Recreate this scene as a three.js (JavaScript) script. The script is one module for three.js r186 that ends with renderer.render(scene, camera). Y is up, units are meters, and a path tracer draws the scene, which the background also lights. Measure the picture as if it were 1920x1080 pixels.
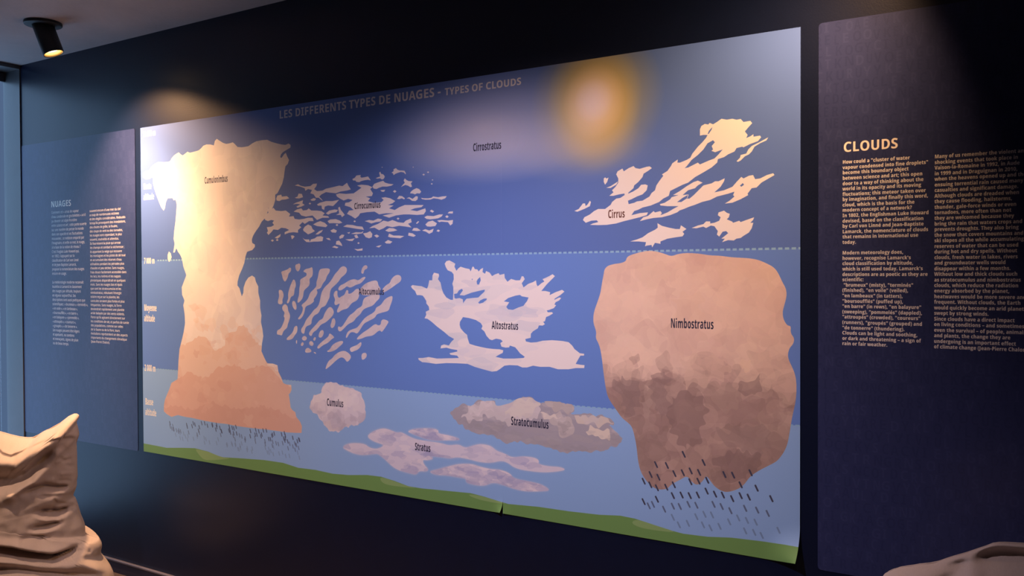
import * as THREE from 'three';
import { RoundedBoxGeometry } from 'three/addons/geometries/RoundedBoxGeometry.js';
import { RectAreaLightUniformsLib } from 'three/addons/lights/RectAreaLightUniformsLib.js';
import { mergeVertices } from 'three/addons/utils/BufferGeometryUtils.js';
import { createNoise2D, createNoise3D } from 'simplex-noise';

// ---------------------------------------------------------------- camera, light, exposure
const scene = new THREE.Scene();
const FOCAL = 1640, YAW = 0.5713, PITCH = -0.0158, ROLL = -0.0039;
const camera = new THREE.PerspectiveCamera(2 * Math.atan(540 / FOCAL) * 180 / Math.PI, 16 / 9, 0.05, 60);
camera.position.set(0, 1.4, 2.45);
camera.rotation.set(PITCH, YAW, ROLL, 'YXZ');
camera.updateMatrixWorld(true);
scene.add(camera);
const renderer = new THREE.WebGLRenderer({ antialias: true });
renderer.toneMapping = THREE.LinearToneMapping;
renderer.toneMappingExposure = 2.0;
renderer.shadowMap.enabled = true;
renderer.shadowMap.type = THREE.PCFSoftShadowMap;
scene.background = new THREE.Color().setRGB(0.04, 0.066, 0.12);      // dusk-blue sky outside the window
RectAreaLightUniformsLib.init();
const WARM = new THREE.Color().setRGB(1.0, 0.54, 0.26);           // halogen spots
const SPOT_CD = 6.2;                                              // wall-washer intensity
const ROOM_CD = 5.0, ROOM_TINT = new THREE.Color().setRGB(1.0, 0.77, 0.86);                                              // room downlights
// daylight entering through the window in the left wall
const DAY = new THREE.RectAreaLight(new THREE.Color().setRGB(0.36, 0.62, 1.0), 0.9, 1.0, 2.6);
DAY.position.set(-4.78, 1.25, 0.5);                                 // just outside the glass
DAY.lookAt(0, 1.25, 0.5);
scene.add(DAY);

// ---------------------------------------------------------------- helpers
const used = {};
function numbered(name) { used[name] = (used[name] ?? -1) + 1; return used[name] ? `${name}_${String(used[name]).padStart(3, '0')}` : name; }
function mesh(name, geo, mat, parent) {
  const m = new THREE.Mesh(geo, mat); m.name = parent ? name : numbered(name);
  m.castShadow = m.receiveShadow = true; (parent ?? scene).add(m); return m;
}
function struct(name, geo, mat, pos, label, category) {
  const m = mesh(name, geo, mat); m.position.set(...pos);
  m.userData = { kind: 'structure', label, category }; return m;
}
function rng(seed) { let s = seed >>> 0; return () => { s = (s + 0x6d2b79f5) | 0; let t = Math.imul(s ^ (s >>> 15), 1 | s); t = (t + Math.imul(t ^ (t >>> 7), 61 | t)) ^ t; return ((t ^ (t >>> 14)) >>> 0) / 4294967296; }; }
const n2 = createNoise2D(rng(11)), n3 = createNoise3D(rng(12));
const lin = (r, g, b) => new THREE.Color().setRGB(r, g, b);
function grain(size, seed, lo, hi, freqs) {
  const d = new Uint8Array(size * size * 4), n = createNoise3D(rng(seed));
  for (let y = 0; y < size; y++) for (let x = 0; x < size; x++) {
    let v = 0, w = 0;
    for (const [f, a] of freqs) {       // tileable: noise on a torus
      const A = x / size * 2 * Math.PI, B = y / size * 2 * Math.PI, r = f / (2 * Math.PI);
      v += a * n(Math.cos(A) * r + Math.cos(B) * r * 0.73, Math.sin(A) * r + 3.1 * f, Math.sin(B) * r + Math.cos(B) * r * 0.41); w += a;
    }
    const k = Math.max(0, Math.min(255, 255 * (lo + (hi - lo) * (0.5 + 0.5 * v / w))));
    d.set([k, k, k, 255], (y * size + x) * 4);
  }
  const t = new THREE.DataTexture(d, size, size); t.magFilter = THREE.LinearFilter; t.minFilter = THREE.LinearMipmapLinearFilter; t.generateMipmaps = true;
  t.wrapS = t.wrapT = THREE.RepeatWrapping; t.needsUpdate = true; return t;
}
function rep(t, x, y) { const c = t.clone(); c.repeat.set(x, y); c.needsUpdate = true; return c; }
// a pixel of the 1920 x 1080 photograph gives a direction; where it meets a known plane is a place
const ray = (px, py) => new THREE.Vector3((px - 960) / FOCAL, (540 - py) / FOCAL, -1).applyQuaternion(camera.quaternion);
function onWall(px, py) { const d = ray(px, py), t = -camera.position.z / d.z; return [camera.position.x + d.x * t, camera.position.y + d.y * t]; }

// ---------------------------------------------------------------- the room
const XL = -4.595, XR = 1.7, ZF = 4.3, CEIL = 2.49, T = 0.16;
const paintBump = grain(256, 5, 0, 1, [[60, 1], [110, 0.7]]);
const paintTone = grain(256, 6, 0.82, 1, [[5, 1], [14, 0.6], [60, 0.5]]);
const navy = (rx, ry, color = lin(0.003, 0.008, 0.034)) => new THREE.MeshStandardMaterial({ color, map: rep(paintTone, rx, ry), roughness: 0.36, bumpMap: rep(paintBump, rx * 2, ry * 2), bumpScale: 0.00012 });
const white = new THREE.MeshStandardMaterial({ color: lin(0.44, 0.41, 0.42), map: rep(paintTone, 4, 3), roughness: 0.9, bumpMap: rep(paintBump, 8, 6), bumpScale: 0.0006 });
const floorMat = new THREE.MeshStandardMaterial({ color: lin(0.11, 0.075, 0.055), map: rep(grain(256, 9, 0.55, 1, [[30, 1], [90, 1], [6, 0.4]]), 8, 6), roughness: 0.8, bumpMap: rep(paintBump, 30, 20), bumpScale: 0.001 });
const W = XR - XL, xm = (XL + XR) / 2, D = ZF, zm = ZF / 2;
struct('wall_back', new THREE.BoxGeometry(W + 2 * T, CEIL + 2 * T, T), navy(10, 4), [xm, CEIL / 2, -T / 2], 'dark navy painted wall carrying the cloud poster', 'wall');
struct('wall_right', new THREE.BoxGeometry(T, CEIL, D), navy(7, 4), [XR + T / 2, CEIL / 2, zm], 'dark navy painted wall at the end of the room beyond the english text panel', 'wall');
struct('wall_front', new THREE.BoxGeometry(W + 2 * T, CEIL + 2 * T, T), navy(10, 4), [xm, CEIL / 2, ZF + T / 2], 'dark navy painted wall facing the cloud poster', 'wall');
struct('floor', new THREE.BoxGeometry(W + 2 * T, T, D), floorMat, [xm, -T / 2, zm], 'dark brown floor below the poster wall', 'floor');
struct('ceiling', new THREE.BoxGeometry(W + 2 * T, T, D), white, [xm, CEIL + T / 2, zm], 'pale plaster ceiling with surface mounted spotlights', 'ceiling');
{ // left wall with a window opening
  const z0 = 0.006, z1 = 0.82, y0 = 0.02, y1 = 2.47;
  const s = new THREE.Shape([[0, 0], [D, 0], [D, CEIL], [0, CEIL]].map(([a, b]) => new THREE.Vector2(a, b)));
  s.holes.push(new THREE.Path([[z0, y0], [z0, y1], [z1, y1], [z1, y0]].map(([a, b]) => new THREE.Vector2(a, b))));
  const g = new THREE.ExtrudeGeometry(s, { depth: T, bevelEnabled: false }); g.rotateY(-Math.PI / 2);
  struct('wall_left', g, navy(1.5, 1.5, lin(0.1, 0.105, 0.115)), [XL, 0, 0], 'slate grey painted side wall meeting the poster wall in the corner', 'wall');
  const w = new THREE.Group(); w.name = 'window_1'; w.position.set(XL - T + 0.012, y0, (z0 + z1) / 2); scene.add(w);
  w.userData = { kind: 'structure', label: 'full height window in the side wall letting in blue daylight', category: 'window' };
  const fm = new THREE.MeshStandardMaterial({ color: lin(0.05, 0.06, 0.08), roughness: 0.5 });
  const glass = new THREE.MeshPhysicalMaterial({ color: 0xffffff, transmission: 1, thickness: 0, roughness: 0.02, ior: 1.5 });
  const h = y1 - y0, d = z1 - z0;
  for (const [y, z, sy, sz] of [[0.025, 0, 0.05, d], [h - 0.025, 0, 0.05, d], [h / 2, d / 2 - 0.025, h - 0.1, 0.05], [h / 2, 0, h - 0.1, 0.05]]) mesh('window_frame', new RoundedBoxGeometry(0.022, sy, sz, 2, 0.004), fm, w).position.set(0, y, z);
  for (const z of [-d / 4, d / 4]) mesh('pane', new THREE.BoxGeometry(0.006, h - 0.1, d / 2 - 0.075), glass, w).position.set(0, h / 2, z);
}
const skirtMat = new THREE.MeshStandardMaterial({ color: lin(0.02, 0.022, 0.05), roughness: 0.42 });
const capMat = new THREE.MeshStandardMaterial({ color: lin(0.13, 0.12, 0.15), roughness: 0.45 });
{
  const b = struct('baseboard_back', new THREE.BoxGeometry(W, 0.052, 0.012), skirtMat, [xm, 0.026, 0.006], 'dark skirting board with a pale top edge along the poster wall', 'baseboard');
  mesh('top_edge', new RoundedBoxGeometry(W, 0.01, 0.016, 2, 0.003), capMat, b).position.set(0, 0.03, 0.002);
  const c = struct('baseboard_left', new THREE.BoxGeometry(0.012, 0.052, D - 0.02), skirtMat, [XL + 0.006, 0.026, zm + 0.01], 'dark skirting board along the side wall with the window', 'baseboard');
  mesh('top_edge', new RoundedBoxGeometry(0.016, 0.01, D - 0.02, 2, 0.003), capMat, c).position.set(0.002, 0.03, 0);
}

// ---------------------------------------------------------------- ceiling spotlights
const blackMetal = new THREE.MeshStandardMaterial({ color: lin(0.018, 0.022, 0.026), roughness: 0.55, metalness: 0.2 });
const goldRim = new THREE.MeshStandardMaterial({ color: lin(0.75, 0.52, 0.22), roughness: 0.35, metalness: 0.7 });
const lensGlow = new THREE.MeshStandardMaterial({ color: lin(0.9, 0.85, 0.7), emissive: lin(1.0, 0.8, 0.48), emissiveIntensity: 2.4, roughness: 0.4 });
function spotlight(x, z, dir, label, { angle, penumbra, cd, tint, group, beam, spill }) {
  const g = new THREE.Group(); g.name = numbered('ceiling_spotlight'); g.position.set(x, CEIL, z); scene.add(g);
  g.userData = { label, category: 'spotlight', group };
  const prof = [[0, 0], [0.074, 0], [0.075, -0.003], [0.075, -0.011], [0.072, -0.014], [0, -0.014]].map(([a, b]) => new THREE.Vector2(a, b));
  mesh('canopy', new THREE.LatheGeometry(prof.reverse(), 48), blackMetal, g);
  const d = new THREE.Vector3(...dir).normalize(), q = new THREE.Quaternion().setFromUnitVectors(new THREE.Vector3(0, -1, 0), d);
  const R = 0.042, L = 0.127;
  const body = new THREE.LatheGeometry([[0, 0.03], [R, 0.03], [R, -L + 0.002], [R - 0.001, -L], [R - 0.003, -L], [R - 0.0035, -L + 0.002], [R - 0.0035, -L + 0.03], [0, -L + 0.03]].map(([a, b]) => new THREE.Vector2(a, b)).reverse(), 48);
  const holder = new THREE.Group(); holder.name = 'lamp_head'; holder.quaternion.copy(q); holder.position.set(0, -0.014, 0); g.add(holder);
  // the tube is cut level with the canopy, so that it meets it without poking through the ceiling
  const p = body.attributes.position;
  for (let i = 0; i < p.count; i++) { const v = new THREE.Vector3().fromBufferAttribute(p, i); if (p.getY(i) > 0) { const need = v.clone().applyQuaternion(q).y; if (need > 0.009) { const k = (need - 0.009) / -d.y; v.add(new THREE.Vector3(0, -k, 0)); p.setXYZ(i, v.x, v.y, v.z); } } }
  body.computeVertexNormals();
  mesh('tube', body, blackMetal, holder);
  const rim = new THREE.LatheGeometry([[R - 0.0036, -L + 0.001], [R - 0.006, -L + 0.004], [R - 0.009, -L + 0.022], [R - 0.0036, -L + 0.022]].map(([a, b]) => new THREE.Vector2(a, b)).reverse(), 48);
  mesh('reflector_ring', rim, goldRim, holder);
  const lens = new THREE.SphereGeometry(0.06, 32, 8, 0, Math.PI * 2, 0, 0.58); lens.rotateX(Math.PI); lens.translate(0, 0.05 - L + 0.022, 0);
  mesh('lens', lens, lensGlow, holder);
  const mouth = new THREE.Vector3(x, CEIL - 0.014, z).addScaledVector(d, L + 0.004);
  for (const [power, cone, edge] of beam ? [[cd, beam, 1], [cd * spill, angle, penumbra]] : [[cd, angle, penumbra]]) { // reflector beam and wide spill
    const s = new THREE.SpotLight(tint, power, 0, cone, edge, 2);
    s.position.copy(mouth); s.target.position.copy(mouth).add(d); s.castShadow = true; s.shadow.radius = 1.5; s.shadow.mapSize.set(1024, 1024); s.shadow.bias = -0.0005;
    scene.add(s, s.target);
  }
  return g;
}
const washer = { angle: 0.965, penumbra: 0.6, beam: 0.58, spill: 0.72, cd: SPOT_CD, tint: WARM, group: 'ceiling spotlights along the poster wall' };
spotlight(-3.735, 0.36, [0.26, -0.94, -0.21], 'black tilted cylinder spotlight on the ceiling above the french text panel', washer);
spotlight(-0.3, 0.36, [-0.55, -0.8, -0.24], 'black tilted cylinder spotlight on the ceiling above the english text panel', { ...washer, angle: 0.92, penumbra: 0.7, beam: 0.66, spill: 1.25, cd: SPOT_CD * 0.24 });
spotlight(-1.6, 1.5, [0.0, -0.86, -0.51], 'black cylinder spotlight on the ceiling out in the room facing the poster', { angle: 0.88, penumbra: 1, cd: ROOM_CD, tint: ROOM_TINT, group: 'ceiling spotlights in the room' });
spotlight(-3.0, 1.5, [-0.38, -0.83, -0.42], 'black cylinder spotlight on the ceiling out in the room turned towards the beige bean bag', { angle: 0.5, penumbra: 0.8, cd: 4.0, tint: lin(1.0, 0.62, 0.42), group: 'ceiling spotlights in the room' });
// ---------------------------------------------------------------- the printed poster
const PX0 = -3.5835, PX1 = -0.6326, PY0 = 0.5946, PY1 = 2.0725, SEAM = onWall(943.5, 900)[0] - PX0;
const PW = PX1 - PX0, PH = PY1 - PY0;
// outlines are read off enlarged crops (left, top, scale) of the photograph and laid out in metres on the sheet, from its top left corner
const crop = (x0, y0, k) => (x, y) => { const [X, Y] = onWall(x0 + x / k, y0 + y / k); return [X - PX0, PY1 - Y]; };
const A = crop(250, 220, 3.374), B = crop(250, 500, 2.842), C = crop(470, 300, 4.8), Dc = crop(500, 470, 4.696), E = crop(760, 470, 4.5), F = crop(1060, 200, 3.857), G = crop(1090, 450, 1.7714), H = crop(560, 700, 3.0968), I = crop(500, 120, 3.84), PXL = crop(0, 0, 1);
const pts = (c, list) => { const o = []; for (let i = 0; i < list.length; i += 2) o.push(c(list[i], list[i + 1])); return o; };
const path = (ctx, P) => { ctx.moveTo(...P[0]); for (let i = 1; i < P.length; i++) ctx.lineTo(...P[i]); ctx.closePath(); };
const soft = (ctx, P) => { // rounded through the midpoints
  const n = P.length, m = (i) => [(P[i % n][0] + P[(i + 1) % n][0]) / 2, (P[i % n][1] + P[(i + 1) % n][1]) / 2];
  ctx.moveTo(...m(n - 1)); for (let i = 0; i < n; i++) ctx.quadraticCurveTo(...P[i], ...m(i)); ctx.closePath();
};
const ragged = (P, seed, amp = 0.22) => { const r = rng(seed), o = []; P.forEach((a, i) => { const b = P[(i + 1) % P.length], L = Math.hypot(b[0] - a[0], b[1] - a[1]), n = Math.max(2, Math.round(L / 0.012)); for (let k = 0; k < n; k++) { const t = k / n, w = amp * L / n * 2.2 * (r() - 0.5) * (n > 2 ? 1.6 : 1); o.push([a[0] + (b[0] - a[0]) * t - (b[1] - a[1]) / L * w, a[1] + (b[1] - a[1]) * t + (b[0] - a[0]) / L * w]); } }); return o; };
const CUMULONIMBUS = [...pts(A, [62,365,68,348,85,338,102,337,112,320,125,305,142,293,160,283,200,285,235,280,243,262,258,243,275,230,290,222,303,235,315,242,345,218,360,225,405,213,418,208,432,195,445,180,465,172,490,172,512,178,518,150,530,136,548,148,570,162,590,168,610,165,632,158,645,170,662,188,690,190,730,183,755,165,780,152,815,145,850,142,875,155,910,165,940,172,965,175,985,166,998,175,997,192,975,205,950,220,937,235,932,252,940,258,958,232,968,225,975,245,988,270,980,295,965,310,960,340,955,380,945,420,930,450,915,480,900,490,902,520,890,560,880,580,865,590,858,570,852,600,835,640,815,660,800,690,775,725,760,750,752,775,755,795,772,805,772,820,755,840,722,850,712,880,705,920,690,960,672,1000,662,1040]),
  ...pts(B, [557,100,568,115,575,140,580,158,588,140,590,110,600,80,615,58,635,47,650,58,655,80,668,105,668,140,678,180,678,220,685,260,682,295,690,330,695,370,688,410,685,450,698,480,715,515,745,516,770,525,775,560,790,590,800,620,818,628,843,630,845,655,838,672,830,680,835,710,840,750,850,765,865,775,870,800,890,825,900,850,898,885,870,885,820,882,780,876,720,868,640,860,560,850,500,838,450,832,380,820,320,806,270,798,240,790,205,800,180,785,165,770,165,740,170,710,180,685,195,650,205,620,225,607,238,600,240,560,243,500,248,440,258,400,270,350,278,300,275,250,268,205,275,180,262,150,260,110,275,70,285,45,272,10]),
  ...pts(A, [318,940,312,900,300,870,285,850,275,825,265,855,255,855,258,840,265,800,258,770,262,720,270,660,275,600,278,550,270,520,258,525,250,510,235,512,220,512,208,540,203,575,195,590,180,570,165,535,148,490,135,450,128,420,128,385,120,380,105,390,80,392,65,380])];
const CUMULO_BIT = pts(A, [220,870,228,848,240,860,245,885,235,910,228,915,220,895]);
const CIRROCUMULUS = [
  [918,172,940,160,955,140,975,137,995,135,990,150,1000,160,1030,155,1060,148,1072,165,1085,185,1060,178,1030,182,1000,190,980,200,955,197,945,185,925,185],
  [1128,165,1150,155,1168,150,1160,115,1170,105,1178,125,1195,128,1210,145,1208,160,1195,175,1180,175,1170,165,1145,168],
  [1270,115,1290,100,1288,85,1310,73,1325,88,1345,95,1370,95,1388,97,1400,120,1398,130,1380,112,1355,108,1330,115,1305,125,1290,137,1283,120],
  [1355,245,1375,220,1390,205,1380,185,1390,165,1405,180,1425,190,1460,192,1445,210,1455,240,1440,245,1420,232,1395,225,1372,235],
  [1100,240,1115,215,1140,205,1170,195,1195,187,1215,205,1250,215,1290,218,1270,232,1230,240,1190,240,1160,250,1135,262,1110,258],
  [1437,300,1445,285,1465,268,1495,253,1520,262,1538,285,1525,302,1500,300,1480,310,1465,303],
  [1535,340,1560,345,1600,345,1630,340,1645,328,1690,335,1730,328,1768,325,1755,345,1720,358,1690,350,1650,345,1620,357,1575,358,1545,352],
  [1320,350,1340,322,1365,325,1392,345,1385,355,1362,345,1340,352], [1405,345,1430,335,1460,350,1490,325,1508,330,1505,355,1485,370,1455,368,1430,348],
  [400,230,430,218,455,232,490,240,540,235,565,215,600,212,595,235,575,262,600,280,650,275,680,258,740,245,800,230,830,235,870,205,885,235,905,265,870,275,810,285,770,300,720,295,680,290,640,310,620,330,640,350,655,370,640,360,615,340,590,340,570,310,540,300,555,270,520,262,495,278,490,255,450,240],
  [770,310,800,300,860,305,930,300,965,275,1000,250,960,230,1000,222,1060,228,1100,245,1080,262,1105,300,1095,325,1040,330,1080,345,1060,370,1110,385,1180,380,1200,360,1180,340,1215,335,1260,345,1305,370,1280,390,1240,405,1290,410,1250,435,1300,450,1340,425,1390,405,1480,405,1560,405,1540,425,1480,435,1440,450,1500,460,1575,435,1580,460,1560,490,1500,495,1430,490,1380,490,1310,500,1250,520,1190,500,1240,490,1290,480,1220,480,1160,490,1120,465,1050,470,990,480,975,505,945,528,910,505,870,485,890,455,930,450,900,425,850,410,855,385,890,380,920,360,880,350,840,365,810,350,780,330],
  [235,345,245,320,280,312,285,330,330,325,352,345,320,355,285,358,262,370,238,365], [400,340,425,330,435,302,465,305,475,335,440,347,415,345],
  [383,400,410,385,440,375,475,362,470,390,490,405,460,420,425,430,415,420,450,400,420,395], [540,358,570,342,592,350,580,366,555,368],
  [600,400,625,385,680,370,740,370,800,358,775,385,745,415,700,410,670,420,665,450,645,440,640,410,610,412],
  [130,520,135,490,165,475,150,440,160,430,180,450,210,430,230,455,280,460,320,455,360,485,350,510,390,505,400,530,440,535,480,530,520,520,560,520,570,550,530,550,490,575,470,560,440,590,460,605,430,630,430,655,390,650,350,655,310,670,310,650,350,630,320,615,280,610,250,630,210,625,190,650,165,675,150,655,160,640,150,605,190,600,215,585,200,565,215,545,190,540,160,550,135,540],
  [390,465,420,445,460,435,475,455,510,450,525,435,550,455,600,455,640,460,670,480,650,500,700,505,710,520,650,520,600,540,580,520,560,500,500,510,460,500,440,475],
  [680,480,710,455,760,445,790,450,775,470,730,478,700,492], [790,430,805,420,815,450,840,480,850,495,825,515,815,495,770,495,800,480],
  [695,550,720,535,770,532,805,545,830,565,800,572,750,568,710,570], [565,580,600,560,630,550,670,565,695,590,680,605,640,600,600,595],
  [475,625,490,600,520,580,550,595,560,620,582,640,555,655,520,670,495,650,480,640], [720,635,750,620,780,635,770,655,735,652],
  [835,600,870,582,920,585,960,595,1010,600,1025,630,1000,625,960,620,900,610], [905,665,950,650,1000,652,1020,640,1010,660,960,668], [1015,660,1050,655,1080,640,1100,665,1095,695,1070,705,1040,695],
  [1030,550,1070,540,1110,545,1150,527,1190,535,1170,555,1130,560,1090,572,1060,560],
  [1070,615,1100,595,1150,575,1200,545,1240,555,1280,540,1330,560,1380,565,1400,545,1445,527,1452,560,1420,575,1452,608,1400,600,1340,592,1280,605,1230,595,1200,615,1160,632,1120,610],
  [1215,635,1250,612,1290,615,1325,632,1290,642,1245,648], [1240,690,1250,662,1290,680,1340,680,1385,685,1350,705,1300,700,1260,697], [1420,680,1425,655,1460,660,1490,680,1470,692],
  [1565,515,1590,502,1650,505,1700,490,1735,490,1720,510,1690,525,1660,530,1620,535,1585,530], [1575,580,1600,555,1640,545,1680,570,1665,595,1620,600,1590,598], [1680,545,1720,540,1780,545,1825,540,1820,575,1800,590,1780,560,1720,555,1700,560],
  [1455,635,1470,612,1500,612,1535,635,1500,640], [1545,635,1575,622,1610,635,1650,618,1640,650,1610,665,1580,645], [1675,640,1690,625,1708,635,1695,648], [1615,460,1630,447,1655,462,1640,475], [1775,480,1790,465,1825,462,1822,482],
  [470,700,490,715,530,715,535,740,505,738,490,725], [535,740,545,715,580,705,600,690,635,685,657,695,650,730,610,735,570,735], [365,680,385,678,400,690,375,715], [220,700,250,680,275,665,270,690,245,708],
  [775,730,800,725,820,750,830,775,800,765,770,760], [735,785,760,772,795,785,780,795], [800,690,825,670,848,675,835,700,805,710], [855,715,900,712,942,705,920,730,890,728], [1210,740,1240,720,1280,735,1260,752,1225,752],
  [1130,780,1160,770,1185,765,1160,788], [935,800,970,803,1012,795,1010,815,965,818], [1115,680,1140,670,1162,685,1140,700], [1490,570,1510,550,1520,555,1500,575], [585,670,620,640,655,628,640,650,610,670],
  [935,680,960,672,975,700,950,705], [680,705,710,702,725,722,700,718], [870,655,900,648,890,664], [1170,272,1215,268,1205,286,1185,286],
  ...[[200,725,11],[243,720,10],[1300,283,13],[1600,110,8],[1560,132,9],[1633,215,7],[1640,180,6],[1770,510,13],[1187,66,5],[1466,65,5],[975,748,9],[780,585,10],[1330,528,10],[940,552,9],[537,392,9]].map(([x, y, r]) => [x - r * 1.3, y, x, y - r, x + r * 1.3, y, x, y + r])].map((l) => pts(C, l));
const ALTOCUMULUS = [
  [128,185,160,175,190,165,205,147,220,155,215,185,195,200,190,235,165,280,145,250,138,210], [253,125,275,118,292,110,302,130,295,165,278,188,258,165], [107,348,125,343,145,355,155,400,140,430,145,465,125,475,100,465,105,430,115,400],
  [240,250,255,265,262,310,248,340,245,395,215,405,205,445,190,468,178,455,195,420,190,390,200,340,215,300,228,270],
  [320,185,345,160,385,155,405,140,412,190,405,230,378,245,385,300,355,330,330,350,325,410,305,440,275,465,275,430,290,390,290,330,300,290,295,255,330,235,355,220,355,195],
  [228,445,250,440,265,475,268,510,258,525,240,508,228,480], [165,465,190,490,192,530,210,560,208,600,188,650,185,680,150,705,138,750,118,740,92,740,95,700,125,690,150,640,165,590,150,580,165,545,140,520,140,490],
  [470,165,500,155,562,155,560,190,535,220,525,260,500,285,480,335,440,340,455,365,440,400,415,430,425,445,390,475,345,490,340,530,325,575,295,608,275,600,300,570,318,540,325,500,305,480,345,450,370,420,385,370,420,340,445,310,440,280,455,240,460,200],
  [650,150,680,133,710,150,712,185,690,215,660,235,640,270,600,310,570,335,560,380,560,410,540,450,520,490,480,500,465,550,420,570,400,610,400,650,350,665,340,700,335,735,310,725,305,690,330,660,350,610,375,580,400,550,420,520,450,500,470,460,480,400,490,360,515,320,550,290,580,250,605,205,635,175],
  [835,190,845,150,870,125,893,135,890,160,865,165,858,200,845,205], [630,340,650,305,690,290,730,260,780,248,810,265,850,232,880,230,860,260,830,290,790,300,740,330,710,310,690,330,650,355],
  [590,390,605,355,630,350,625,390,640,420,665,400,690,390,705,345,725,350,720,385,760,370,790,335,820,335,820,400,800,440,750,460,720,510,670,520,630,550,620,530,640,490,650,460,610,485,597,460,610,430],
  [820,345,850,310,880,285,930,265,980,260,988,310,1010,330,1000,385,900,395,830,390], [1020,340,1060,300,1090,285,1100,250,1140,212,1180,215,1193,245,1180,275,1140,300,1100,330,1060,355,1025,375],
  [850,440,870,410,930,390,1000,380,1000,420,970,445,940,485,890,500,850,520,830,560,790,590,770,625,720,645,680,690,650,715,630,700,632,660,660,680,700,620,730,570,770,545,800,510,845,490],
  [1080,405,1115,395,1110,440,1090,490,1080,530,1020,545,970,560,960,590,900,620,860,640,830,690,800,735,770,715,735,720,710,770,697,765,715,710,760,690,800,680,830,640,860,600,890,575,930,555,960,530,965,500,1010,480,1040,430],
  [1010,620,1030,600,1083,620,1065,650,1040,690,1015,720,1005,700,980,710,940,750,880,755,840,775,795,785,800,765,850,720,900,690,960,640,985,660,1010,650],
  [515,545,560,485,595,520,595,560,560,600,520,635,480,650,450,695,410,720,400,755,380,745,375,725,400,690,440,650,470,610,500,600], [580,600,600,592,612,625,600,670,575,685,563,660,575,630],
  [245,670,275,655,275,715,250,745,230,780,180,790,178,770,215,740,240,705], [310,770,335,745,362,765,350,790,325,792], [300,830,320,800,333,820,318,842], [375,810,395,790,420,815,410,840,385,835], [340,875,365,850,400,875,395,895,345,900],
  [445,850,470,820,510,785,550,755,555,725,580,740,603,765,580,775,540,815,500,830,460,868], [530,885,560,870,580,830,620,805,670,790,680,810,640,850,600,880,550,895], [730,860,770,840,800,830,835,798,840,830,810,870,770,885,745,895],
  [515,1050,545,970,580,950,600,920,640,890,690,878,730,905,747,930,740,955,710,985,690,950,660,935,620,960,580,1000,545,1030], [838,905,880,895,887,935,850,965,838,950], [460,745,475,705,500,695,510,725,490,765,465,765], [410,785,425,760,440,765,430,795], [415,890,435,895,440,908,425,905], [262,790,272,785,270,822,262,815]].map((l) => pts(Dc, l));
const ALTOSTRATUS = [
  [335,110,350,88,375,82,400,95,425,110,418,135,435,170,450,150,470,135,510,148,545,155,555,175,570,135,580,135,590,155,612,158,622,175,640,155,660,145,655,180,675,195,685,172,715,185,735,215,760,200,790,190,800,205,838,195,842,230,865,262,895,238,935,250,970,250,985,215,1000,218,1010,240,985,275,1000,310,1040,280,1080,265,1105,250,1110,285,1120,300,1150,275,1175,260,1160,240,1195,225,1225,210,1245,198,1265,215,1240,240,1195,285,1150,340,1185,340,1225,350,1220,375,1270,350,1325,330,1345,345,1310,375,1262,405,1260,415,1300,395,1318,398,1300,420,1270,435,1260,455,1275,460,1255,485,1215,500,1195,505,1205,520,1240,518,1248,530,1215,550,1190,560,1180,595,1165,600,1180,620,1160,632,1130,630,1120,655,1080,680,1062,700,1060,735,1015,745,1020,765,1060,775,1110,772,1160,760,1240,755,1330,762,1380,772,1410,800,1430,830,1450,845,1475,865,1512,870,1510,885,1480,885,1465,910,1440,955,1480,962,1515,965,1512,990,1440,990,1380,1000,1290,1000,1220,980,1140,980,1080,970,1030,985,990,985,950,968,880,965,840,970,800,1000,775,1015,735,1020,660,1000,590,980,530,955,440,950,350,948,260,955,200,945,145,940,115,920,112,905,150,905,200,897,270,910,350,908,455,905,440,885,385,878,375,865,410,858,442,850,440,838,390,830,350,818,300,825,305,800,330,790,370,800,390,770,415,745,370,720,330,685,270,640,225,600,190,575,165,570,180,540,175,515,205,500,200,470,180,445,180,425,165,400,150,380,125,375,100,375,85,340,60,318,50,300,65,290,100,295,140,300,185,320,195,300,205,250,230,250,232,210,245,185,285,195,288,215,278,240,300,270,310,320,325,360,350,395,385,415,405,415,408,360,408,310,400,280,412,240,410,200,395,180,360,165,345,140],
  [415,365,440,360,455,335,480,322,490,335,475,355,462,375,500,378,560,355,620,340,675,328,672,345,650,365,620,395,570,400,520,405,500,430,492,445,488,410,460,400,430,405,418,400], [618,440,635,420,665,405,690,402,690,415,660,438,630,447],
  [835,428,870,400,930,380,970,373,985,385,1042,395,1030,425,1010,450,1000,465,960,478,910,500,870,495,855,475,880,435],
  [465,600,490,560,540,568,600,585,640,610,655,635,645,660,670,680,690,720,715,748,735,755,770,742,810,750,825,765,805,780,815,810,850,818,880,815,885,800,930,815,955,845,970,865,1010,895,1000,905,920,910,830,910,765,895,790,880,825,862,830,840,800,832,740,828,690,822,640,812,590,800,545,785,530,740,525,710,500,690,470,655,462,625],
  [605,260,615,240,635,222,640,250,625,285,610,285], [563,240,572,236,570,250]].map((l) => pts(E, l));
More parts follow.
